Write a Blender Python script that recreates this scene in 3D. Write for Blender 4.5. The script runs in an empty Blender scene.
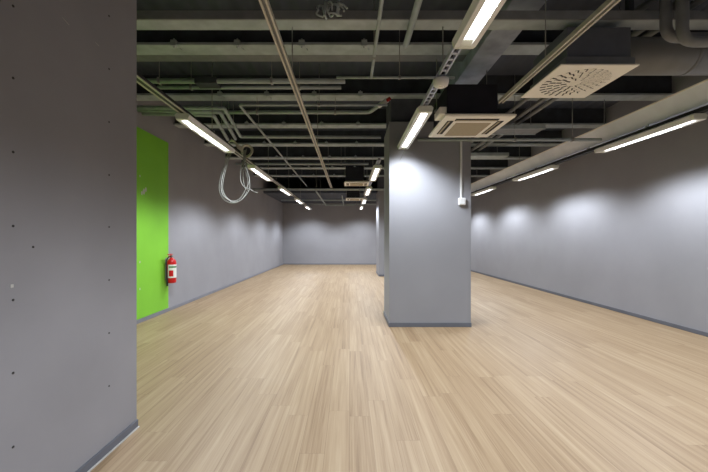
import bpy, bmesh, math, random
from mathutils import Vector, Matrix
random.seed(7)
scene = bpy.context.scene
col = scene.collection
PI = math.pi

# ------------------------------------------------------------------ materials
def new_mat(name):
    m = bpy.data.materials.new(name); m.use_nodes = True
    nt = m.node_tree
    return m, nt, nt.nodes['Principled BSDF']

def srgb(r, g, b):
    f = lambda c: c/12.92 if c <= .04045 else ((c+.055)/1.055)**2.4
    return (f(r/255), f(g/255), f(b/255), 1)

def paint(name, c, rough=.6, var=.12, scale=3.0, metal=0.0, bump=.0, spec=.3):
    """painted / metal surface with mild large-scale unevenness"""
    m, nt, b = new_mat(name)
    tc = nt.nodes.new('ShaderNodeTexCoord')
    n = nt.nodes.new('ShaderNodeTexNoise'); n.inputs['Scale'].default_value = scale
    n.inputs['Detail'].default_value = 5
    nt.links.new(tc.outputs['Object'], n.inputs['Vector'])
    r = nt.nodes.new('ShaderNodeValToRGB')
    lo = [max(0, v*(1-var)) for v in c[:3]] + [1]; hi = [min(1, v*(1+var)) for v in c[:3]] + [1]
    r.color_ramp.elements[0].position = .3; r.color_ramp.elements[0].color = lo
    r.color_ramp.elements[1].position = .7; r.color_ramp.elements[1].color = hi
    nt.links.new(n.outputs['Fac'], r.inputs['Fac'])
    nt.links.new(r.outputs['Color'], b.inputs['Base Color'])
    b.inputs['Roughness'].default_value = rough; b.inputs['Metallic'].default_value = metal
    b.inputs['Specular IOR Level'].default_value = spec
    if bump:
        n2 = nt.nodes.new('ShaderNodeTexNoise'); n2.inputs['Scale'].default_value = 90
        nt.links.new(tc.outputs['Object'], n2.inputs['Vector'])
        bp = nt.nodes.new('ShaderNodeBump'); bp.inputs['Strength'].default_value = bump; bp.inputs['Distance'].default_value = .003
        nt.links.new(n2.outputs['Fac'], bp.inputs['Height']); nt.links.new(bp.outputs['Normal'], b.inputs['Normal'])
    return m

def wood_floor():
    m, nt, b = new_mat('oak_plank_vinyl')
    N = nt.nodes.new; L = nt.links.new
    tc = N('ShaderNodeTexCoord'); sep = N('ShaderNodeSeparateXYZ'); L(tc.outputs['Object'], sep.inputs[0])
    def M(op, a, c=None, d=None):
        n = N('ShaderNodeMath'); n.operation = op
        for i, v in enumerate((a, c, d)):
            if v is None: continue
            if isinstance(v, (int, float)): n.inputs[i].default_value = v
            else: L(v, n.inputs[i])
        return n.outputs[0]
    W, LEN = .145, 1.4
    u = M('DIVIDE', sep.outputs['X'], W); row = M('FLOOR', u)
    wn = N('ShaderNodeTexWhiteNoise'); wn.noise_dimensions = '1D'; L(row, wn.inputs['W'])
    v = M('ADD', M('DIVIDE', sep.outputs['Y'], LEN), M('MULTIPLY', wn.outputs['Value'], 7.3)); cell = M('FLOOR', v)
    cmb = N('ShaderNodeCombineXYZ'); L(row, cmb.inputs[0]); L(cell, cmb.inputs[1])
    wn2 = N('ShaderNodeTexWhiteNoise'); wn2.noise_dimensions = '2D'; L(cmb.outputs[0], wn2.inputs['Vector'])
    rnd = wn2.outputs['Value']
    # grain: noise stretched along the plank, shifted per plank
    cg = N('ShaderNodeCombineXYZ')
    L(M('ADD', M('MULTIPLY', sep.outputs['X'], 28), M('MULTIPLY', rnd, 91)), cg.inputs[0])
    L(M('ADD', M('MULTIPLY', sep.outputs['Y'], .6), M('MULTIPLY', rnd, 37)), cg.inputs[1])
    g1 = N('ShaderNodeTexNoise'); g1.inputs['Scale'].default_value = 1.0; g1.inputs['Detail'].default_value = 6; g1.inputs['Roughness'].default_value = .62
    g1.inputs['Distortion'].default_value = .4
    L(cg.outputs[0], g1.inputs['Vector'])
    cg2 = N('ShaderNodeCombineXYZ')
    L(M('ADD', M('MULTIPLY', sep.outputs['X'], 120), M('MULTIPLY', rnd, 53)), cg2.inputs[0]); L(M('MULTIPLY', sep.outputs['Y'], 2.0), cg2.inputs[1])
    g2 = N('ShaderNodeTexNoise'); g2.inputs['Scale'].default_value = 1.0; g2.inputs['Detail'].default_value = 3
    L(cg2.outputs[0], g2.inputs['Vector'])
    fac = M('ADD', M('MULTIPLY', g1.outputs['Fac'], .92), M('ADD', M('MULTIPLY', rnd, .11), M('MULTIPLY', g2.outputs['Fac'], .30)))
    ramp = N('ShaderNodeValToRGB'); L(fac, ramp.inputs['Fac'])
    e = ramp.color_ramp.elements
    e[0].position = .36; e[0].color = FLOOR_COL[0]
    e[1].position = .98; e[1].color = FLOOR_COL[3]
    x = e.new(.56); x.color = FLOOR_COL[1]
    x = e.new(.74); x.color = FLOOR_COL[2]
    # seams
    fu = M('FRACT', u); du = M('MULTIPLY', M('MINIMUM', fu, M('SUBTRACT', 1, fu)), W)
    fv = M('FRACT', v); dv = M('MULTIPLY', M('MINIMUM', fv, M('SUBTRACT', 1, fv)), LEN)
    seam = M('LESS_THAN', M('MINIMUM', du, dv), .0016)
    mx = N('ShaderNodeMix'); mx.data_type = 'RGBA'; mx.blend_type = 'MULTIPLY'
    L(M('MULTIPLY', seam, .32), mx.inputs['Factor']); L(ramp.outputs['Color'], mx.inputs['A']); mx.inputs['B'].default_value = (.35, .28, .22, 1)
    L(mx.outputs['Result'], b.inputs['Base Color'])
    b.inputs['Roughness'].default_value = .5; b.inputs['Specular IOR Level'].default_value = .35
    bp = N('ShaderNodeBump'); bp.inputs['Strength'].default_value = .12; bp.inputs['Distance'].default_value = .001
    L(g2.outputs['Fac'], bp.inputs['Height']); L(bp.outputs['Normal'], b.inputs['Normal'])
    return m

def emit(name, c, s):
    m, nt, b = new_mat(name)
    b.inputs['Base Color'].default_value = (.8, .8, .8, 1)
    b.inputs['Emission Color'].default_value = c; b.inputs['Emission Strength'].default_value = s
    return m

def deck_mat():
    m, nt, b = new_mat('black_painted_deck')
    N = nt.nodes.new; L = nt.links.new
    tc = N('ShaderNodeTexCoord')
    w = N('ShaderNodeTexWave'); w.inputs['Scale'].default_value = 1.6; w.bands_direction = 'X'; w.inputs['Distortion'].default_value = .6
    L(tc.outputs['Object'], w.inputs['Vector'])
    n = N('ShaderNodeTexNoise'); n.inputs['Scale'].default_value = 4; L(tc.outputs['Object'], n.inputs['Vector'])
    r = N('ShaderNodeValToRGB'); L(n.outputs['Fac'], r.inputs['Fac'])
    r.color_ramp.elements[0].color = (.045, .055, .075, 1); r.color_ramp.elements[1].color = (.078, .092, .128, 1)
    L(r.outputs['Color'], b.inputs['Base Color'])
    bp = N('ShaderNodeBump'); bp.inputs['Strength'].default_value = .5; bp.inputs['Distance'].default_value = .03
    L(w.outputs['Fac'], bp.inputs['Height']); L(bp.outputs['Normal'], b.inputs['Normal'])
    b.inputs['Roughness'].default_value = .8
    return m

FLOOR_COL = [srgb(114, 90, 65), srgb(141, 117, 89), srgb(157, 134, 105), srgb(173, 153, 125)]
WALL = (.30, .298, .322, 1)
M_wall = paint('grey_wall_paint', WALL, .7, .05, 1.5, bump=.05)
M_part = paint('grey_board_paint', (.265, .258, .275, 1), .6, .06, 2.0, bump=.04)
M_pillar = paint('grey_pillar_paint', (.265, .266, .288, 1), .6, .04, 1.5, bump=.04)
M_green = paint('lime_green_paint', srgb(128, 195, 58), .55, .05, 2.0)
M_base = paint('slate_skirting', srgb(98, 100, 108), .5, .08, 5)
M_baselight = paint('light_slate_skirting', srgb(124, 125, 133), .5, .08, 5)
M_seal = paint('pale_sealant', srgb(185, 182, 178), .6, .05, 8)
M_floor = wood_floor()
M_deck = deck_mat()
M_web = paint('dark_coated_steel', (.042, .048, .058, 1), .8, .25, 6)
M_flange = paint('grey_green_flange', (.38, .43, .45, 1), .65, .16, 7)
M_concrete = paint('bluish_concrete_beam', (.33, .36, .45, 1), .8, .22, 6, bump=.2)
M_column = paint('dark_concrete_column', (.075, .08, .095, 1), .8, .2, 5)
M_pipe = paint('grey_painted_pipe', (.35, .40, .41, 1), .5, .12, 9)
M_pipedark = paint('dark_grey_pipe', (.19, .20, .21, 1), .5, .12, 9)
M_galv = paint('galvanised_steel', (.30, .31, .32, 1), .45, .15, 12, metal=.3)
M_duct = paint('round_duct_metal', (.19, .20, .21, 1), .45, .1, 6, metal=.15)
M_box = paint('plenum_sheet_metal', (.12, .13, .155, 1), .5, .12, 5, metal=.1)
M_black = paint('black_ac_casing', (.016, .016, .024, 1), .6, .2, 6)
M_rail = paint('black_rail', (.035, .035, .038, 1), .5, .2, 10)
M_trunk = paint('pale_lacquered_channel', (.76, .80, .87, 1), .5, .06, 4)
M_beige = paint('cream_plastic', srgb(240, 236, 227), .5, .04, 6)
M_tan = paint('tan_filter_mesh', srgb(172, 160, 138), .8, .08, 60)
M_slot = paint('dark_slot', (.018, .017, .016, 1), .8, .1, 10)
M_lampbody = paint('lamp_sheet_metal', (.78, .79, .80, 1), .4, .05, 8)
M_lampcap = paint('lamp_end_plastic', (.72, .74, .66, 1), .5, .05, 8)
M_alu = paint('aluminium_profile', (.52, .49, .43, 1), .4, .06, 10, metal=.25)
M_ladder = paint('bluish_zinc_channel', (.50, .53, .66, 1), .4, .06, 10, metal=.2)
M_rod = paint('threaded_rod', (.28, .28, .27, 1), .5, .1, 30, metal=.2)
M_white = paint('white_plastic', (.72, .72, .72, 1), .45, .03, 8)
M_cable = paint('grey_cable_sheath', (.20, .20, .185, 1), .5, .08, 15)
M_red = paint('red_enamel', srgb(200, 22, 26), .3, .05, 8, spec=.5)
M_redcap = paint('red_cap', srgb(170, 40, 34), .5, .05, 8)
M_label = paint('white_label', srgb(232, 232, 228), .5, .03, 20)
M_labelgreen = paint('green_label_band', srgb(110, 150, 110), .5, .03, 20)
M_hose = paint('black_rubber', (.02, .02, .02, 1), .5, .1, 20)
M_led = emit('led_diffuser', (1, .99, .97, 1), 5.0)
M_screw = paint('dark_screw', (.03, .028, .028, 1), .5, .2, 60)
M_filler = paint('pale_filler', srgb(190, 188, 184), .8, .1, 40)

# ------------------------------------------------------------------ mesh helpers
def box(bm, x0, x1, y0, y1, z0, z1, bev=0.0):
    g = bmesh.ops.create_cube(bm, size=1.0)
    vs = g['verts']
    bmesh.ops.scale(bm, vec=(abs(x1-x0), abs(y1-y0), abs(z1-z0)), verts=vs)
    bmesh.ops.translate(bm, vec=((x0+x1)/2, (y0+y1)/2, (z0+z1)/2), verts=vs)
    if bev:
        es = list({e for v in vs for e in v.link_edges})
        bmesh.ops.bevel(bm, geom=es, offset=bev, segments=2, affect='EDGES', profile=.5)

def frame_at(t):
    t = t.normalized(); up = Vector((0, 0, 1)) if abs(t.z) < .95 else Vector((1, 0, 0))
    a = t.cross(up).normalized(); return a, a.cross(t).normalized()

def tube(bm, pts, r, n=10, caps=True, closed=False):
    pts = [Vector(p) for p in pts]; rings = []; N = len(pts)
    prev_a = None
    for i, p in enumerate(pts):
        if closed: t = pts[(i+1) % N]-pts[i-1]
        else: t = pts[min(i+1, N-1)]-pts[max(i-1, 0)]
        t.normalize()
        if prev_a is None: a, b = frame_at(t)
        else:
            a = (prev_a - t*prev_a.dot(t)).normalized(); b = a.cross(t).normalized()
        prev_a = a
        k = 1.0
        if not closed and 0 < i < N-1:
            c = (pts[i]-pts[i-1]).normalized().dot((pts[i+1]-pts[i]).normalized())
            k = 1/max(.6, math.sqrt((1+c)/2)) if c > -.9 else 1
        rad = r[i] if isinstance(r, (list, tuple)) else r
        rings.append([bm.verts.new(p+(a*math.cos(2*PI*j/n)+b*math.sin(2*PI*j/n))*rad) for j in range(n)])
    for i in range(N if closed else N-1):
        A, B = rings[i], rings[(i+1) % N]
        for j in range(n):
            f = bm.faces.new((A[j], A[(j+1) % n], B[(j+1) % n], B[j])); f.smooth = True
    if caps and not closed:
        bm.faces.new(rings[0][::-1]); bm.faces.new(rings[-1])

def fillet(pts, r, n=5):
    """polyline with rounded corners"""
    pts = [Vector(p) for p in pts]; out = [pts[0]]
    for i in range(1, len(pts)-1):
        a, b, c = pts[i-1], pts[i], pts[i+1]
        d1 = (a-b); d2 = (c-b); q = min(r, d1.length*.45, d2.length*.45)
        p0 = b+d1.normalized()*q; p1 = b+d2.normalized()*q
        for k in range(n+1):
            t = k/n; out.append(p0*(1-t)**2+b*2*t*(1-t)+p1*t*t)
    out.append(pts[-1]); return out

def smooth_path(pts, n=6):
    pts = [Vector(p) for p in pts]; out = []
    for i in range(len(pts)-1):
        p0 = pts[max(i-1, 0)]; p1 = pts[i]; p2 = pts[i+1]; p3 = pts[min(i+2, len(pts)-1)]
        for k in range(n):
            t = k/n
            out.append(.5*((2*p1)+(p2-p0)*t+(2*p0-5*p1+4*p2-p3)*t*t+(3*p1-p0-3*p2+p3)*t**3))
    out.append(pts[-1]); return out

def prism(bm, prof, y0, y1):
    """closed (x,z) profile extruded along y"""
    A = [bm.verts.new((x, y0, z)) for x, z in prof]; B = [bm.verts.new((x, y1, z)) for x, z in prof]
    n = len(prof)
    for i in range(n): bm.faces.new((A[i], A[(i+1) % n], B[(i+1) % n], B[i]))
    bm.faces.new(A[::-1]); bm.faces.new(B)

def lathe(bm, prof, cx, cy, n=20):
    """(r,z) profile about a vertical axis"""
    rings = []
    for r, z in prof:
        rings.append([bm.verts.new((cx+r*math.cos(2*PI*j/n), cy+r*math.sin(2*PI*j/n), z)) for j in range(n)])
    for A, B in zip(rings, rings[1:]):
        for j in range(n):
            f = bm.faces.new((A[j], A[(j+1) % n], B[(j+1) % n], B[j])); f.smooth = True
    bm.faces.new(rings[0][::-1]); bm.faces.new(rings[-1])

LOC = {}
def obj(name, bm, mat, parent=None, loc=None):
    """geometry is given in world coordinates; origin = parent's location, or loc"""
    if isinstance(bm, tuple): fn, *a = bm; bm = bmesh.new(); fn(bm, *a)
    org = Vector(loc) if loc is not None else (LOC[parent.name] if parent else Vector((0, 0, 0)))
    bmesh.ops.recalc_face_normals(bm, faces=bm.faces[:])
    bmesh.ops.translate(bm, vec=-org, verts=bm.verts[:])
    me = bpy.data.meshes.new(name); bm.to_mesh(me); bm.free()
    me.materials.append(mat)
    o = bpy.data.objects.new(name, me); col.objects.link(o)
    LOC[o.name] = org
    if parent: o.parent = parent; o.location = org-LOC[parent.name]
    else: o.location = org
    return o

def tag(o, label, cat, group=None):
    o['label'] = label; o['category'] = cat
    if group: o['group'] = group
    return o

def thing(name, label, cat, loc, group=None):
    o = bpy.data.objects.new(name, None); col.objects.link(o); o.location = loc; LOC[o.name] = Vector(loc)
    o.empty_display_size = .1
    return tag(o, label, cat, group)

def struct(name, bm, mat, label=None, cat=None):
    o = obj(name, bm, mat); o['kind'] = 'structure'
    if label: o['label'] = label
    if cat: o['category'] = cat
    return o

def dup(root, loc, label=None, group=None):
    r = root.copy(); col.objects.link(r); r.location = loc
    LOC[r.name] = Vector(loc)
    if label: r['label'] = label
    if group: r['group'] = group
    for ch in list(root.children):
        c = ch.copy(); col.objects.link(c); c.parent = r
        for g in list(ch.children):
            d = g.copy(); col.objects.link(d); d.parent = c
    return r

def boxes(*bs, bev=0.0):
    bm = bmesh.new()
    for b in bs: box(bm, *b, bev)
    return bm

def tubes(*ts, n=10):
    bm = bmesh.new()
    for pts, r in ts: tube(bm, pts, r, n)
    return bm

# ------------------------------------------------------------------ dimensions
XL, XR = -3.075, 4.51          # side walls
YB, YF = 16.2, -3.0           # back wall, wall behind the camera
XP, YP = -1.405, 2.31         # near partition face and end
ZC = 3.52                     # deck underside
ZB = 3.22                     # beam underside
EYE = 1.25
LAMPZ = EYE+1.242

# ------------------------------------------------------------------ shell
struct('floor', (box, XL-.2, XR+.2, YF-.2, YB+.2, -.12, 0), M_floor)
struct('ceiling', (box, XL-.2, XR+.2, YF-.2, YB+.2, ZC, ZC+.15), M_deck)
struct('wall_left', (box, XL-.15, XL, YP-.2, YB+.15, 0, ZC), M_wall)
struct('wall_right', (box, XR, XR+.15, YF-.15, YB+.15, 0, ZC), M_wall)
struct('wall_back', (box, XL, XR, YB, YB+.15, 0, ZC), M_wall)
struct('wall_rear', (box, XP-.1, XR, YF-.15, YF, 0, ZC), M_wall)
wn = struct('wall_near', boxes((XP-.12, XP, YF-.15, YP, 0, ZC), (XL, XP-.12, YP-.12, YP, 0, ZC)), M_part)
struct('wall_green', (box, XL, XL+.006, YP, 5.93, .06, EYE+.52*3.08), M_green,
       'lime green painted section of the left wall behind the extinguisher', 'painted wall section')
# lowered dark soffit at the far end
struct('ceiling_soffit', (box, XL, XR, 12.5, YB, 2.835, 2.95), M_deck)

def skirting(name, x0, x1, y0, y1, m=M_base):
    struct(name, (box, x0, x1, y0, y1, 0, .052, .003), m)
skirting('baseboard_left', XL, XL+.014, YP, YB, M_baselight)
skirting('baseboard_right', XR-.014, XR, YF, YB)
skirting('baseboard_back', XL+.014, XR-.014, YB-.014, YB, M_baselight)
skirting('baseboard_near', XP, XP+.012, YF, YP)
struct('trim_1', (box, XP+.012, XP+.02, YF, YP, 0, .007), M_seal)

# screw heads, filler dabs and scuffs on the partition (1.25 m eye, scale by depth)
def part_pt(px, py):
    y = 350*(-XP)/(349.5-px); return y, EYE+(237.5-py)*y/350
for px, py in [(13, 6), (13, 78), (13, 152), (13, 226), (13, 300), (13, 373), (13, 447), (109, 16), (109, 69), (109, 122), (109, 175), (109, 227),
               (109, 280), (109, 333), (109, 386), (33, 247)]:
    y, z = part_pt(px, py)
    bm = bmesh.new(); tube(bm, [(XP-.001, y, z), (XP+.0015, y, z)], .0055, 10)
    obj('screw_head', bm, M_screw, wn)
y, z = part_pt(12, 286); obj('filler_dab', boxes((XP, XP+.001, y-.006, y+.006, z-.007, z+.007)), M_filler, wn)
for (a, b) in [((62, 17), (69, 25)), ((95, 42), (99, 46))]:
    y0, z0 = part_pt(*a); y1, z1 = part_pt(*b)
    bm = bmesh.new(); tube(bm, [(XP, y0, z0), (XP, y1, z1)], .0015, 6); obj('scuff_mark', bm, M_filler, wn)

# dab of filler on the green wall section
gx = XL+.006
def left_pt(px, py):
    y = 350*(-XL)/(349.5-px); return y, EYE+(237.5-py)*y/350
bm = bmesh.new()
y, z = left_pt(143.5, 191.5)
for dy, dz, s in [(0, 0, .035), (.05, .035, .028), (-.05, -.03, .024)]:
    bmesh.ops.create_icosphere(bm, subdivisions=2, radius=s, matrix=Matrix.Translation((gx, y+dy, z+dz)) @ Matrix.Diagonal((.1, .8, 1.3, 1)))
gw = bpy.data.objects['wall_green']
obj('filler_dab', bm, M_filler, gw)
bm = bmesh.new()
for px, py in [(139.5, 176), (139.5, 262), (139.5, 289)]:
    y, z = left_pt(px, py); box(bm, gx, gx+.001, y-.01, y+.01, z-.015, z+.015)
obj('filler_fleck', bm, M_filler, gw)

# ------------------------------------------------------------------ pillars
def pillar(name, x0, x1, y0, y1, ztop, label):
    p = struct(name, (box, x0, x1, y0, y1, 0, ztop, .006), M_pillar, label, 'pillar')
    obj('baseboard', boxes((x0-.012, x1+.012, y0-.012, y1+.012, 0, .06), bev=.003), M_base, p)
    obj('core_column', boxes((x0+.03, x1-.08, y0+.08, y1-.05, ztop-.002, ZC)), M_column, p)
    for xx in (x0, x1):
        obj('corner_bead', boxes((xx-.004, xx+.004, y0-.004, y0+.012, .06, ztop)), M_pillar, p)
    return p
PX0, PX1, PY0, PY1 = .560, 1.690, 4.89, 5.66
pillar('pillar', PX0, PX1, PY0, PY1, 2.87, 'large grey square pillar standing in the middle of the wood floor')
pillar('pillar', .95, 1.85, 11.25, 12.4, 2.79, 'farther grey pillar half hidden behind the large pillar')

# ------------------------------------------------------------------ ceiling beams
def make_beam(y1, label):
    """y1: far edge of the underside"""
    yc = y1-.1
    t = thing('ceiling_beam', label, 'ceiling beam', (0, yc, ZB), 'grey ceiling beams across the room'); t['kind'] = 'structure'
    obj('flange', boxes((XL, XR, yc-.1, yc+.1, ZB, ZB+.03), bev=.004), M_flange, t)
    obj('web', boxes((XL, XR, yc-.05, yc+.05, ZB+.03, ZC)), M_web, t)
    for x in (-1.8, -1.15, -.49, .15):
        bm = boxes((x-.03, x+.03, yc-.112, yc-.06, ZB-.012, ZB+.05), bev=.004)
        tube(bm, [(x, yc-.09, ZB-.03), (x, yc-.09, ZB+.07)], .009, 8)
        tube(bm, [(x-.02, yc-.1, ZB+.05), (x+.05, yc-.02, ZB-.012)], .008, 8)
        obj('beam_clamp', bm, M_flange, t)
    return t
ords = ['first', 'second', 'third', 'fourth', 'fifth', 'sixth', 'seventh']
names_b = {0: 'grey-green ceiling beam second nearest the camera, just beyond the low strut', 1: 'grey-green ceiling beam just in front of the large pillar',
           2: 'grey-green ceiling beam just behind the large pillar'}
b0 = make_beam(3.78, names_b[0])
for k in (-2, -1, 1, 2, 3, 4, 5, 6):
    y = 3.78+1.268*k-.1
    if k < 0: lab = 'grey-green ceiling beam overhead nearer than the low strut'
    else: lab = names_b.get(k, '%s grey-green ceiling beam beyond the large pillar' % ords[min(k-2, 6)])
    dup(b0, (0, y, ZB), lab)
# low strut that carries the rods
s = thing('ceiling_strut', 'pale low cross strut nearest the camera carrying the thin rods', 'ceiling strut', (0, 2.75, 2.92)); s['kind'] = 'structure'
obj('channel', boxes((XL, XR, 2.69, 2.82, 2.92, 2.95), bev=.003), M_flange, s)
obj('lip', boxes((XL, XR, 2.675, 2.69, 2.92, 2.985)), M_pipedark, s)
for x in (-2.4, 2.2): obj('hanger', boxes((x-.02, x+.02, 2.73, 2.77, 2.95, ZC)), M_web, s)
# cable clump lying on the strut
bm = bmesh.new()
rr = random.Random(3)
for k in range(5):
    c = Vector((-.20+.035*k, 2.66, 2.965)); pts = []
    for q in range(7):
        a = q/6*PI*1.5; pts.append(c+Vector((.05*math.cos(a)+rr.uniform(-.02, .02), rr.uniform(-.03, .01), .05*math.sin(a)+rr.uniform(-.01, .02))))
    tube(bm, smooth_path(pts, 4), .008, 6)
for x in (-.19, -.09): tube(bm, [(x, 2.655, 2.93), (x+.01, 2.655, 3.05)], .012, 6)
tag(obj('hanging_wire_clump', bm, M_flange, loc=(-.12, 2.66, 2.965)), 'tangled clump of grey wire on the low cross strut', 'cable')

struct('trim_2', (box, XL, 1.27, 3.785, 3.93, 3.225, 3.24), M_pipedark)  # dark plate standing in for the shadow band just beyond the beam
# longitudinal concrete beam on the pillars
o = struct('longitudinal_beam', boxes((1.27, 1.545, YF, 5.0, 3.10, ZC), bev=.006), M_concrete, 'bluish grey concrete beam running lengthwise above the centre light rail', 'ceiling beam')

# ------------------------------------------------------------------ light rails
def rail(name, x, z, y0, y1, rods, label, style, lamps=()):
    t = thing(name, label, 'light rail', (x, y0, z))
    w, h = .058, .04
    if style == 'ladder':
        bm = boxes((x-w/2, x-w/2+.012, y0, y1, z, z+h), (x+w/2-.012, x+w/2, y0, y1, z, z+h))
        n = int((y1-y0)/.085)
        for i in range(n+1):
            yy = y0+(y1-y0)*i/n; box(bm, x-w/2+.012, x+w/2-.012, yy-.012, yy+.012, z+.002, z+.012)
        obj('channel', bm, M_ladder, t)
        obj('channel_back', boxes((x-w/2+.012, x+w/2-.012, y0, y1, z+h-.006, z+h)), M_rail, t)
    else:
        obj('channel', boxes((x-w/2, x+w/2, y0, y1, z, z+h), bev=.003), M_rail, t)
        for sx in (-1, 1):
            obj('channel_lip', boxes((x+sx*w/2-.008, x+sx*w/2+.008, y0, y1, z-.006, z+.004)), M_alu if style == 'lipped' else M_rail, t)
    for ry, top in rods:
        bm = bmesh.new(); tube(bm, [(x, ry, z+h-.01), (x, ry, top)], .005, 8)
        box(bm, x-.03, x+.03, ry-.012, ry+.012, z+h-.006, z+h+.012)
        obj('suspension_rod', bm, M_rod, t)
    return t
RZ = LAMPZ+.054
rodys = [2.78, 5.0, 7.5, 10.05]
rodset = [(2.78, 2.93)]+[(y, ZB) for y in (4.95, 7.48, 10.0, 12.4)]
XLL, XCC, XCF, XRR = -1.735, .742, .50, 3.63
rail('light_rail', XLL, RZ, 2.34, 15.6, [(2.78, 2.93), (4.42, ZC), (7.48, ZB), (10.0, ZB), (12.4, ZC)], 'dark light rail running along the left side in front of the green wall', 'lipped')
rail('light_rail', XCC, RZ, YF+.1, 4.86, [(-.1, ZC), (2.78, 2.93)], 'perforated ladder-like light rail leading up to the large pillar', 'ladder')
rail('light_rail', XCF, RZ, 5.9, 15.6, [(7.48, ZB), (10.0, ZB), (12.4, ZB)], 'distant light rail passing left of the large pillar', 'ladder')
rail('light_rail', XRR, RZ, YF+.1, 15.6, [(-.1, 2.624), (2.3, 2.624), (4.25, 2.624), (5.3, 2.624), (6.8, 2.624), (8.1, 2.624), (10.0, 2.624)], 'black light rail under the pale channel along the right wall', 'black')

# ------------------------------------------------------------------ luminaires
LL = 1.47
LAMP_W, CUT0, CUT1 = 58, 48, 74
def make_lamp(x, y0, label, group):
    z = LAMPZ; t = thing('batten_light', label, 'ceiling light', (x, y0+LL/2, z), group)
    y1 = y0+LL
    bm = bmesh.new()
    wt, wb, wi = .082, .068, .033
    prof = [(-wt, z+.026), (-wb, z-.018), (-wi-.003, z-.018), (-wi, z+.004), (wi, z+.004), (wi+.003, z-.018), (wb, z-.018), (wt, z+.026), (wt-.02, z+.045), (-wt+.02, z+.045)]
    prism(bm, [(x+a, b) for a, b in prof], y0+.03, y1-.03)
    obj('housing', bm, M_lampbody, t)
    obj('diffuser', boxes((x-wi+.001, x+wi-.001, y0+.085, y1-.085, z-.0005, z+.0038)), M_led, t)
    for s, ye in ((-1, y0), (1, y1)):
        bm = bmesh.new()
        ya, yb = ye, ye-s*.034
        pr = [(-wt, z+.026), (-wb, z-.018), (wb, z-.018), (wt, z+.026), (wt-.02, z+.046), (-wt+.02, z+.046)]
        A = [bm.verts.new((x+a*.93, ya, z+.002+(b-z)*.9)) for a, b in pr]; B = [bm.verts.new((x+a*1.01, yb, b)) for a, b in pr]
        for i in range(6): bm.faces.new((A[i], A[(i+1) % 6], B[(i+1) % 6], B[i]))
        bm.faces.new(A); bm.faces.new(B[::-1])
        # sloped reflector end
        v = [bm.verts.new(p) for p in ((x-wi-.003, ye-s*.036, z-.0178), (x+wi+.003, ye-s*.036, z-.0178), (x+wi, ye-s*.085, z+.003), (x-wi, ye-s*.085, z+.003))]
        bm.faces.new(v)
        obj('end_cap', bm, M_lampcap, t)
    for yy in (y0+.25, y1-.25):
        obj('rail_clip', boxes((x-.022, x+.022, yy-.02, yy+.02, z+.044, z+.0535)), M_rail, t)
    ld = bpy.data.lights.new('led_light', 'AREA'); ld.shape = 'RECTANGLE'; ld.size = .034; ld.size_y = LL-.50
    ld.energy = LAMP_W; ld.color = (.87, .93, 1.0); ld.spread = math.radians(180)
    # photometric profile of the louvred luminaire: wide batwing beam with a cut-off, as an IES file would give
    ld.use_nodes = True; nt = ld.node_tree; em = nt.nodes['Emission']
    g = nt.nodes.new('ShaderNodeNewGeometry'); dt = nt.nodes.new('ShaderNodeVectorMath'); dt.operation = 'DOT_PRODUCT'
    nt.links.new(g.outputs['Normal'], dt.inputs[0]); nt.links.new(g.outputs['Incoming'], dt.inputs[1])
    ab = nt.nodes.new('ShaderNodeMath'); ab.operation = 'ABSOLUTE'; nt.links.new(dt.outputs['Value'], ab.inputs[0])
    mr = nt.nodes.new('ShaderNodeMapRange'); mr.interpolation_type = 'SMOOTHSTEP'
    mr.inputs['From Min'].default_value = math.cos(math.radians(CUT1)); mr.inputs['From Max'].default_value = math.cos(math.radians(CUT0))
    nt.links.new(ab.outputs[0], mr.inputs['Value'])
    bw = nt.nodes.new('ShaderNodeMapRange'); bw.inputs['From Min'].default_value = .3; bw.inputs['From Max'].default_value = 1
    bw.inputs['To Min'].default_value = 2.0; bw.inputs['To Max'].default_value = .68
    nt.links.new(ab.outputs[0], bw.inputs['Value'])
    mu = nt.nodes.new('ShaderNodeMath'); mu.operation = 'MULTIPLY'; nt.links.new(mr.outputs[0], mu.inputs[0]); nt.links.new(bw.outputs[0], mu.inputs[1])
    nt.links.new(mu.outputs[0], em.inputs['Strength'])
    lo = bpy.data.objects.new('led_light', ld); col.objects.link(lo); lo.parent = t; lo.location = (0, 0, -.003)
    return t
first = None
def place(x, y0, label, group):
    global first
    if first is None: first = make_lamp(x, y0, label, group); return first
    return dup(first, (x, y0+LL/2, LAMPZ), label, group)
YS = [3.62, 6.18, 8.82, 11.42, 14.0]
far = ['second', 'third', 'fourth', 'last and smallest']
for i, y in enumerate(YS):
    place(XLL, y, 'white batten light on the left rail by the green wall, cables at its far end' if i == 0 else
          ('white batten light on the left rail just past the hanging cables' if i == 1 else '%s batten light along the left rail, counted from the green wall' % far[i-1]), 'batten lights on the left rail')
place(XCC, .81, 'white batten light largest and nearest, cut by the top of the photo', 'batten lights on the centre rail')
place(XCC, 3.41, 'white batten light ending at the large pillar beside the air conditioner', 'batten lights on the centre rail')
for i, y in enumerate(YS[1:]):
    place(XCF, y, ['batten light just emerging behind the left edge of the large pillar', 'second distant batten light left of the pillar',
                   'third distant batten light left of the pillar', 'farthest tiny batten light left of the pillar'][i], 'batten lights on the distant centre rail')
for i, y in enumerate([-1.6, 1.02]+YS):  # first two are unseen, added to light the near floor and right wall
    place(XRR, y, ['white batten light along the right wall, behind the viewpoint', 'white batten light along the right wall, outside the frame',
                   'white batten light under the pale channel, longest one by the right wall', 'middle white batten light under the pale channel by the right wall',
                   'white batten light under the pale channel just right of the pillar', 'batten light by the right wall hidden behind the pillar, nearer one',
                   'batten light by the right wall hidden behind the pillar, farther one'][i], 'batten lights along the right wall')
place(XCC, -1.8, 'white batten light on the centre rail behind the viewpoint', 'batten lights on the centre rail')  # unseen lamp continuing the row, added to light the near floor and partition

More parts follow.
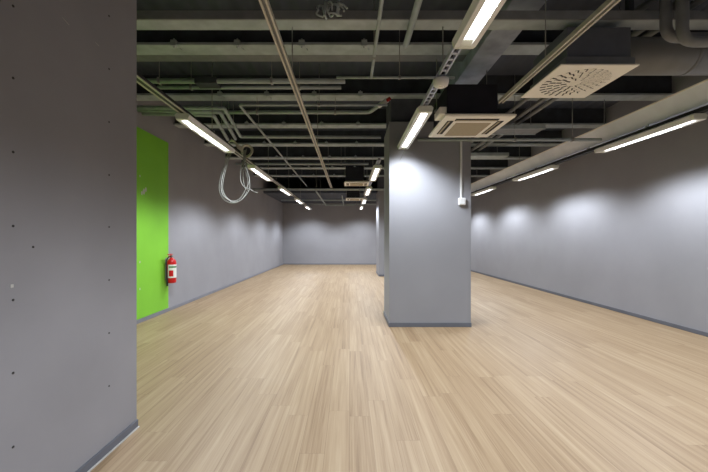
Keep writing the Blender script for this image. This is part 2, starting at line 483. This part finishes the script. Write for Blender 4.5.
# ------------------------------------------------------------------ pale channel over the right rail
t = thing('trunking_channel', 'long pale grey trunking channel running along the right wall above a black rail', 'cable trunking', (3.56, YF+.1, 2.6))
bm = bmesh.new(); prism(bm, [(3.54, EYE+1.55), (3.655, EYE+1.375), (3.72, EYE+1.375), (3.72, EYE+1.55)], YF+.1, 15.7)  # left face sloped floorward by guess, so bounce light brightens it
obj('channel_body', bm, M_trunk, t)
obj('top_flange', boxes((3.53, 3.72, YF+.1, 15.7, EYE+1.55, EYE+1.566)), M_beige, t)
for yy, tp in ((.5, ZC), (2.75, 2.92), (5.0, ZB), (7.5, ZB), (10.0, ZB), (12.3, ZC)):
    bm = bmesh.new(); tube(bm, [(3.64, yy, EYE+1.56), (3.64, yy, tp)], .005, 8); obj('suspension_rod', bm, M_rod, t)

# ------------------------------------------------------------------ slim tracks
def track(x, z, y0, y1, rods, label, top=ZB):
    t = thing('track_rail', label, 'lighting track', (x, y0, z))
    w = .044
    obj('profile', boxes((x-w/2, x-w/2+.012, y0, y1, z, z+.03), (x+w/2-.012, x+w/2, y0, y1, z, z+.03)), M_alu, t)
    obj('groove', boxes((x-w/2+.012, x+w/2-.012, y0, y1, z+.012, z+.028)), M_pipedark, t)
    for ry in rods:
        bm = bmesh.new(); tube(bm, [(x, ry, z+.02), (x, ry, 2.93 if abs(ry-2.78) < .01 else top)], .004, 8); obj('suspension_rod', bm, M_rod, t)
track(-.455, LAMPZ, YF+.1, 8.85, [2.78, 5.0, 7.48], 'slim double-line track running lengthwise left of centre')
track(1.40, LAMPZ, YF+.1, 3.24, [-.1, 2.5], 'slim pale track ending above the air conditioner beside the swirl diffuser', 3.10)

# ------------------------------------------------------------------ air conditioners
def make_ac(x0, x1, y0, y1, z, label, body):
    cx, cy = (x0+x1)/2, (y0+y1)/2
    t = thing('air_conditioner', label, 'air conditioner', (cx, cy, z), 'ceiling cassette air conditioners')
    hx, hy = (x1-x0)/2, (y1-y0)/2
    bm = bmesh.new()
    # panel ring with slanted outer edge: outer frame, then slot band, then inner frame
    def ring(ax, ay, bx, by, za, zb):
        A = [bm.verts.new((cx+sx*ax, cy+sy*ay, za)) for sx, sy in ((-1, -1), (1, -1), (1, 1), (-1, 1))]
        B = [bm.verts.new((cx+sx*bx, cy+sy*by, zb)) for sx, sy in ((-1, -1), (1, -1), (1, 1), (-1, 1))]
        for i in range(4): bm.faces.new((A[i], A[(i+1) % 4], B[(i+1) % 4], B[i]))
    ring(hx*.94, hy*.94, hx, hy, z+.035, z+.018); ring(hx, hy, hx*.985, hy*.985, z+.018, z)
    ring(hx*.985, hy*.985, hx*.45, hy*.43, z, z)
    ring(hx*.45, hy*.43, hx*.44, hy*.42, z, z+.01)
    ring(hx*.94, hy*.94, hx*.44, hy*.42, z+.035, z+.03)
    obj('panel', bm, M_beige, t)
    obj('filter_grille', boxes((cx-hx*.52, cx+hx*.52, cy-hy*.44, cy+hy*.80, z-.003, z+.012)), M_tan, t)
    for sx, sy in ((-1, 0), (1, 0), (0, -1)):
        if sx: b = (cx+sx*hx*.73-hx*.09, cx+sx*hx*.73+hx*.09, cy-hy*.62, cy+hy*.62, z-.002, z+.006)
        else: b = (cx-hx*.62, cx+hx*.62, cy+sy*hy*.70-hy*.09, cy+sy*hy*.70+hy*.09, z-.002, z+.006)
        obj('air_slot', boxes(b), M_slot, t)
        f = obj('louvre', boxes((b[0]+(.012 if sx else .01), b[1]-(.032 if sx else .01), b[2]+(.01 if sx else .032), b[3]-(.01 if sx else .012), z-.005, z-.0021)), M_tan, t)
    bx0, bx1, by0, by1, bz = body
    obj('casing', boxes((bx0, bx1, by0, by1, z+.036, bz), bev=.012), M_black, t)
    for xx in (bx0-.02, bx1+.02):
        bm = bmesh.new(); tube(bm, [(xx, by0+.35, z+.2), (xx, by0+.35, ZC if xx < 1.2 else 3.10)], .005, 8); box(bm, xx-.022, xx+.022, by0+.32, by0+.38, z+.19, z+.21)
        obj('suspension_rod', bm, M_rod, t)
    return t
ac = make_ac(.945, 1.655, 3.46, 4.20, EYE+1.2, 'cream cassette air conditioner with black casing in front of the pillar', (.985, 1.50, 3.53, 4.12, EYE+1.55))
c = Vector((.16, 7.9, EYE+1.2)); a2 = dup(ac, c, 'distant cream cassette air conditioner left of the large pillar')
a2.scale = (.78, .72, 1)
a3 = dup(ac, (.16, 11.1, EYE+1.2), 'farthest thin-looking cassette air conditioner beyond the distant one'); a3.scale = (.78, .78, 1)
tag(obj('junction_box', boxes((.90, .975, 3.50, 3.72, EYE+1.238, EYE+1.31), bev=.008), M_beige, loc=(.93, 3.6, EYE+1.13)), 'small cream box beside the black air conditioner casing', 'junction box')

# ------------------------------------------------------------------ swirl diffuser
dz = EYE+1.255; DX0, DX1, DY0, DY1 = 1.54, 2.115, 2.55, 3.15
dcx, dcy = (DX0+DX1)/2, (DY0+DY1)/2
t = thing('air_vent', 'square cream swirl diffuser panel with rings of slots', 'air diffuser', (dcx, dcy, dz))
obj('panel', boxes((DX0, DX1, DY0, DY1, dz, dz+.012), bev=.003), M_beige, t)
def slot_quad(bm, c, a, ln, w, z0, z1, off=0.0, tilt=0.0):
    ca, sa = math.cos(a), math.sin(a)
    pts = []
    for u, v in ((-ln/2, -w/2), (ln/2, -w/2), (ln/2, w/2), (-ln/2, w/2)):
        zz = z0+(tilt if v > 0 else -tilt)
        pts.append((c[0]+u*ca-(v+off)*sa, c[1]+u*sa+(v+off)*ca, zz))
    A = [bm.verts.new(p) for p in pts]; B = [bm.verts.new((p[0], p[1], p[2]+z1)) for p in pts]
    bm.faces.new(A[::-1]); bm.faces.new(B)
    for i in range(4): bm.faces.new((A[i], A[(i+1) % 4], B[(i+1) % 4], B[i]))
for r, n in ((.075, 9), (.125, 15), (.175, 20), (.225, 26)):
    sl = bmesh.new(); bl = bmesh.new()
    for i in range(n):
        a = 2*PI*(i+.5*((n//2) % 2))/n
        c = (dcx+r*math.cos(a), dcy+r*math.sin(a))
        slot_quad(sl, c, a, .043, .027, dz-.0015, .003)
        # blade: hides the slot when seen from the side it leans to
        slot_quad(bl, c, a, .044, .023, dz-.0040, .001, off=-.0085)
    sr = obj('slot_ring', sl, M_slot, t)
    obj('blade_ring', bl, M_beige, sr)
bm = bmesh.new(); tube(bm, [(dcx, dcy, dz-.003), (dcx, dcy, dz+.002)], .022, 16); obj('hub', bm, M_beige, t)
obj('plenum_box', boxes((1.655, 2.14, 2.66, 3.16, dz+.10, EYE+1.60), bev=.005), M_box, t)
obj('plenum_neck', boxes((1.62, 2.14, 2.62, 3.14, dz+.02, dz+.10), bev=.003), M_duct, t)
# ------------------------------------------------------------------ ducts and pipes
bm = bmesh.new(); tube(bm, [(2.141, 2.93, 2.765), (3.48, 2.93, 2.765)], .145, 32)
t = thing('ventilation_duct', 'fat round grey duct running right from the swirl diffuser box', 'air duct', (2.141, 2.93, 2.765))
obj('duct_body', bm, M_duct, t)
for x in (2.17, 2.8, 3.42):
    bm = bmesh.new(); tube(bm, [(x, 2.93, 2.765), (x+.03, 2.93, 2.765)], .149, 32); obj('duct_collar', bm, M_duct, t)

def pipe(label, pts, r, mat=M_pipe, fil=.06, clips=(), name='pipe', group='grey ceiling pipes'):
    t = thing(name, label, 'pipe', pts[0], group)
    obj('pipe_run', tubes((fillet(pts, fil), r), n=14), mat, t)
    for p in clips:
        p = Vector(p)
        bm = bmesh.new(); tube(bm, [(p.x, p.y, p.z+r*.8), (p.x, p.y, ZC)], .004, 6)
        box(bm, p.x-.012, p.x+.012, p.y-r*1.15, p.y+r*1.15, p.z-r*1.1, p.z+r*1.1)
        obj('pipe_hanger', bm, M_rod, t)
    return t
E = EYE
pipe('dark pipe bending down beside the round duct, upper of the pair', [(2.305, 2.55, 3.45), (2.305, 2.55, E+1.455), (3.4, 2.55, E+1.455)],   .036, M_pipedark, .09, [(3.2, 2.55, E+1.455)])
pipe('dark pipe bending down beside the round duct, lower of the pair', [(2.33, 2.45, 3.45), (2.33, 2.45, E+1.37), (3.4, 2.45, E+1.37)],   .036, M_pipedark, .09, [(3.2, 2.45, E+1.37)])
for i, (x, z) in enumerate([(2.46, 3.18), (2.62, 3.12), (2.76, 3.12)]):
    pipe(['lengthwise dark pipe above the round duct, leftmost of three', 'lengthwise dark pipe above the round duct, middle of three', 'lengthwise dark pipe above the round duct, rightmost of three'][i],
         [(x, 1.6, z), (x, 9.6, z)], .03, M_pipedark, .05, [(x, 3.4, z), (x, 7.1, z)])
pipe('lengthwise dark pipe near the top right corner', [(2.95, .5, 3.12), (2.95, 3.0, 3.12)], .035, M_pipedark, .05, [(2.95, 1.4, 3.12)])
# cross pipes, left half of the ceiling
pipe('thin cross pipe ending above the centre light rail, joined by a short lengthwise pipe', [(-.13, 3.5, E+1.6), (1.05, 3.5, E+1.6)], .014, M_pipe, .05, [(.5, 3.5, E+1.6)])
pipe('upper grey cross pipe of the close pair over the left side', [(-2.35, 4.05, E+1.81), (-.05, 4.05, E+1.81)], .030, M_pipe, .05, [(-2.2, 4.05, E+1.81), (-.9, 4.05, E+1.81)])
pipe('lower grey cross pipe of the close pair over the left side', [(-2.30, 4.2, E+1.80), (-.10, 4.2, E+1.80)], .022, M_pipe, .05, [(-1.9, 4.2, E+1.80), (-.6, 4.2, E+1.80)])
tag(obj('pipe_sleeve', boxes((-1.78, -1.53, 4.01, 4.17, E+1.772, E+1.845), bev=.004), M_web, loc=(-1.65, 4.1, E+1.772)), 'black sleeve wrapped round the close pair of cross pipes', 'pipe sleeve')
pipe('thin lengthwise pipe dropping to the thin cross pipe near the middle', [(.218, .6, E+1.6), (.218, 3.49, E+1.6)], .0145, M_pipe, .05, [(.218, 1.5, E+1.6), (.218, 3.1, E+1.6)])
pipe('thick short capped pipe pointing at the viewer left of the nearest light', [(.468, .5, E+1.60), (.468, 2.92, E+1.60)], .025, M_pipe, .05, [(.468, 2.0, E+1.60)])
pipe('L-shaped thin pipe with a long lengthwise run over the left side', [(.5, 4.62, E+1.75), (-1.455, 4.62, E+1.75), (-1.455, 11.9, E+1.75)], .017, M_pipe, .04, [(-.4, 4.62, E+1.75), (-1.455, 5.6, E+1.75), (-1.455, 8.2, E+1.75), (-1.455, 10.7, E+1.75)])
pp = pipe('grey cross pipe with a red-capped valve end near the pillar', [(-2.6, 4.92, E+1.76), (.28, 4.92, E+1.76), (.43, 4.72, E+1.80)], .026, M_pipe, .05, [(-1.3, 4.92, E+1.76), (-.2, 4.92, E+1.76)])
obj('valve', tubes(([(.40, 4.76, E+1.79), (.50, 4.63, E+1.815)], .033)), M_white, pp)
obj('red_cap', tubes(([(.495, 4.637, E+1.815), (.53, 4.595, E+1.825)], .024)), M_redcap, pp)
# three skew pipes turning
for i, (a, b, c, d) in enumerate([((-2.9, 4.72), (-1.70, 4.75), (-1.90, 6.10), (.55, 6.12)), ((-2.9, 4.80), (-1.80, 4.86), (-2.02, 6.20), None), ((-2.9, 4.90), (-1.93, 4.97), (-2.16, 6.22), None)]):
    z = E+1.755-.01*i
    pts = [(a[0], a[1], z), (b[0], b[1], z), (c[0], c[1], z)]+([(d[0], d[1], z)] if d else [])
    pipe(['skew pipe turning towards the pillar, innermost of three beside the green wall light', 'skew pipe beside the green wall light, middle of three', 'skew pipe beside the green wall light, outermost of three'][i],
         pts, .026, M_pipe, .06, [(b[0]*.5+c[0]*.5, b[1]*.5+c[1]*.5, z)])
pipe('grey cross pipe just behind the pillar level on the left', [(-2.7, 8.32, E+1.75), (.45, 8.32, E+1.75)], .028, M_pipe, .05, [(-1.5, 8.32, E+1.75), (-.2, 8.32, E+1.75)])
pipe('pale low cross bar spanning the far part of the room', [(-2.9, 10.5, E+1.445), (3.4, 10.5, E+1.445)], .034, M_pipe, .05, [(-2.2, 10.5, E+1.445), (-1.0, 10.5, E+1.445), (.3, 10.5, E+1.445)])
pipe('low cross bar second from the far wall', [(-2.6, 13.3, E+1.42), (3.4, 13.3, E+1.42)], .026, M_pipe, .05, [(-1.2, 13.3, E+1.42), (.3, 13.3, E+1.42)])
pipe('lowest cross bar close to the far wall', [(-2.4, 15.0, E+1.42), (3.4, 15.0, E+1.42)], .026, M_pipe, .05, [(-1.2, 15.0, E+1.42), (.3, 15.0, E+1.42)])
pipe('distant lengthwise pipe between the low cross bars beside the left rail lights', [(-1.0, 10.55, E+1.385), (-1.0, 14.9, E+1.365), (.2, 14.9, E+1.365)], .024, M_pipe, .05, [(-1.0, 12.0, E+1.378)])
pipe('distant thin lengthwise pipe between the low cross bars near centre', [(-.25, 11.5, E+1.37), (-.25, 15.0, E+1.37)], .02, M_pipe, .05, [(-.25, 13.0, E+1.37)])
# pipe across the pillar and to the right
pipe('dark cross pipe passing the front of the large pillar', [(.95, 4.87, E+1.36), (3.5, 4.87, E+1.36)], .022, M_pipe, .05, [(2.3, 4.87, E+1.36), (3.1, 4.87, E+1.36)])
t = thing('rectangular_duct', 'flat grey duct seen between the pillar and the pale channel', 'air duct', (2.5, 7.6, E+1.74))
obj('duct_body', boxes((1.76, 3.4, 7.45, 7.8, E+1.74, E+1.81), bev=.006), M_flange, t)
for xx in (1.95, 3.25): obj('hanger', tubes(([(xx, 7.7, E+1.80), (xx, 7.7, ZC)], .005)), M_rod, t)
t = thing('cable_tray', 'grey wire-carrying tray right of the air conditioner', 'cable tray', (2.5, 5.5, E+1.7))
obj('tray_base', boxes((2.05, 3.05, 5.45, 5.75, E+1.70, E+1.706)), M_pipedark, t)
for yy in (5.45, 5.75): obj('side_lip', boxes((2.05, 3.05, yy-.012, yy+.012, E+1.69, E+1.75)), M_pipe, t)
for xx in (2.2, 2.9): obj('hanger', tubes(([(xx, 5.6, E+1.706), (xx, 5.6, ZC)], .005)), M_rod, t)

# smoke detector on the centre rail
bm = bmesh.new(); lathe(bm, [(.036, RZ-.075), (.055, RZ-.065), (.064, RZ-.035), (.064, RZ-.015), (.04, RZ-.002)], XCC, 2.84)
t = thing('smoke_detector', 'round white detector hanging under the perforated light rail', 'smoke detector', (XCC, 2.84, RZ-.002))
obj('detector_body', bm, M_white, t)
obj('sensor_ring', (lambda bm: lathe(bm, [(.018, RZ-.082), (.024, RZ-.074)], XCC, 2.84),), M_beige, t)

# ------------------------------------------------------------------ conduit, switch box and pull cord on the pillar
cx_ = 1.557; yf = PY0
t = thing('conduit_drop', 'white vertical conduit with socket box on the front of the pillar', 'conduit', (cx_, yf, 1.70))
obj('conduit', boxes((cx_-.014, cx_+.014, yf-.018, yf+.001, 1.80, 2.60), bev=.004), M_white, t)
sb = obj('socket_box', boxes((cx_-.042, cx_+.055, yf-.05, yf+.001, 1.70, 1.80), bev=.008), M_white, t)
obj('cover_plate', boxes((cx_-.03, cx_+.043, yf-.054, yf-.049, 1.712, 1.788), bev=.002), M_white, sb)
bm = bmesh.new(); tube(bm, smooth_path([(.775, 4.80, 2.49), (.74, 4.86, 2.40), (.69, 4.90, 2.31), (.655, 4.905, 2.265)]), .004, 6)
t = thing('pull_cord', 'thin grey wire end dangling from the light at the pillar', 'cord', (.655, 4.905, 2.265))
obj('wire', bm, M_cable, t)
bm = bmesh.new(); tube(bm, [(.672, 4.905, 2.285), (.645, 4.905, 2.25)], .012, 8); obj('wire_connector', bm, M_rod, t)

# ------------------------------------------------------------------ cable coil hanging from the left rail
def cp(px, py, d): return ((px-349.5)*d/350, d, EYE+(237.5-py)*d/350)
t = thing('hanging_cable', 'loops of pale grey cable hanging from the left light rail', 'cable', cp(243, 146, 5.3))
def loop(name, pix, d, r, dd=0.0):
    n = len(pix); pts = [cp(x, y, d+dd*math.sin(i/(n-1)*PI)) for i, (x, y) in enumerate(pix)]
    bm = bmesh.new(); tube(bm, smooth_path(pts, 6), r, 8); obj(name, bm, M_cable, t)
big = [(229, 152), (224.5, 165), (220.5, 178), (219.3, 188), (221.5, 196), (226, 201), (232, 203), (238, 202), (243, 198), (247.5, 190), (248, 180), (245, 170), (243, 162), (244.5, 150)]
loop('cable_loop', big, 5.25, .0065, .12)
loop('cable_loop', [(x+1.8+.4*math.sin(i), y-1.4+.5*math.cos(i*2)) for i, (x, y) in enumerate(big)], 5.22, .0065, -.06)
loop('cable_loop', [(232, 151), (227, 166), (223.5, 180), (223, 190), (227, 198), (233, 201), (240, 198.5), (245.5, 190), (249.5, 180), (247, 168), (244, 160), (245.5, 150)], 5.20, .006, .05)
loop('cable_loop', [(246, 152), (242, 165), (240.5, 176), (242, 184), (246, 188), (250, 189), (253, 191), (258, 193)], 5.25, .007, .03)
loop('cable_loop', [(245, 155), (243.5, 170), (243.5, 180), (246, 190), (248, 182), (247, 168), (245.5, 157)], 5.3, .007, .04)
bm = bmesh.new()
for k in range(4):
    c = Vector(cp(247, 151, 5.3+.015*k)); tube(bm, [c+Vector((math.cos(a)*(.085-.006*k), .02*math.sin(a*2), math.sin(a)*(.095-.006*k))) for a in [2*PI*i/24 for i in range(24)]], .011, 8, closed=True)
obj('coiled_bundle', bm, M_alu, t)
bm = bmesh.new()
for k in range(5):
    c = [cp(228+k*.8, 143-k, 5.25), cp(233+k*.7, 140+k*.9, 5.22+.02*k), cp(238, 145+k*.8, 5.27), cp(243, 147+k, 5.3)]
    tube(bm, smooth_path(c, 5), .010, 8)
obj('cable_bunch', bm, M_alu, t)

# ------------------------------------------------------------------ fire extinguisher
ex, ey, ez = XL+.097, 5.86, .49
t = thing('fire_extinguisher', 'red fire extinguisher with white label mounted on the wall at the green edge', 'fire extinguisher', (ex, ey, ez))
R = .072
bm = bmesh.new(); lathe(bm, [(R*.7, ez), (R*.95, ez+.008), (R, ez+.03), (R, ez+.33), (R*.95, ez+.36), (R*.75, ez+.39), (R*.42, ez+.41), (R*.36, ez+.425)], ex, ey, 28)
cyl = obj('cylinder', bm, M_red, t)
def wrap(z0, z1, a0, a1, rr, n=14):
    bm = bmesh.new(); A = []; B = []
    for i in range(n+1):
        a = a0+(a1-a0)*i/n; A.append(bm.verts.new((ex+rr*math.cos(a), ey+rr*math.sin(a), z0))); B.append(bm.verts.new((ex+rr*math.cos(a), ey+rr*math.sin(a), z1)))
    for i in range(n): bm.faces.new((A[i], A[i+1], B[i+1], B[i]))
    return bm
obj('label_sheet', wrap(ez+.09, ez+.31, -1.95, .6, R+.0012), M_label, cyl)
obj('label_band', wrap(ez+.255, ez+.285, -1.70, .5, R+.0018), M_labelgreen, cyl)
obj('label_stripe', wrap(ez+.115, ez+.215, -1.70, -.75, R+.0018), M_red, cyl)
bm = bmesh.new(); lathe(bm, [(.020, ez+.42), (.024, ez+.43), (.024, ez+.46), (.016, ez+.475)], ex, ey, 14); obj('valve_head', bm, M_rod, t)
bm = boxes((ex-.015, ex+.015, ey-.11, ey+.02, ez+.475, ez+.487)); box(bm, ex-.012, ex+.012, ey-.10, ey+.015, ez+.452, ez+.460); obj('lever_handle', bm, M_red, t)
bm = bmesh.new(); tube(bm, smooth_path([(ex, ey-.02, ez+.445), (ex-.02, ey-.09, ez+.42), (ex-.03, ey-.115, ez+.33), (ex-.03, ey-.10, ez+.18), (ex-.03, ey-.085, ez+.06)]), .010, 8); tube(bm, [(ex-.03, ey-.086, ez+.07), (ex-.03, ey-.08, ez-.04)], .014, 8)
obj('hose', bm, M_hose, t)
bm = boxes((XL+.001, XL+.012, ey-.03, ey+.03, ez+.05, ez+.42)); box(bm, XL+.01, ex-R*.8, ey-.02, ey+.02, ez+.30, ez+.32); box(bm, XL+.01, ex-R*.8, ey-.02, ey+.02, ez+.06, ez+.08)
obj('wall_bracket', bm, M_rod, t)

# ------------------------------------------------------------------ world, camera, output
w = bpy.data.worlds.new('room_world'); scene.world = w; w.use_nodes = True
w.node_tree.nodes['Background'].inputs['Color'].default_value = (.5, .5, .55, 1)
w.node_tree.nodes['Background'].inputs['Strength'].default_value = .02
cd = bpy.data.cameras.new('camera'); cam = bpy.data.objects.new('camera', cd); col.objects.link(cam)
cam.location = (0, 0, EYE); cam.rotation_euler = (PI/2, 0, 0)
cd.sensor_width = 36; cd.lens = 350/708*36; cd.clip_start = .05
cd.shift_x = 4.5/708; cd.shift_y = 1.5/708
scene.camera = cam
scene.view_settings.view_transform = 'Standard'; scene.view_settings.look = 'None'
scene.view_settings.exposure = 0.0; scene.view_settings.gamma = 1.0; scene.view_settings.use_curve_mapping = False
scene.cycles.max_bounces = 10; scene.cycles.diffuse_bounces = 6
scene.cycles.use_denoising = True
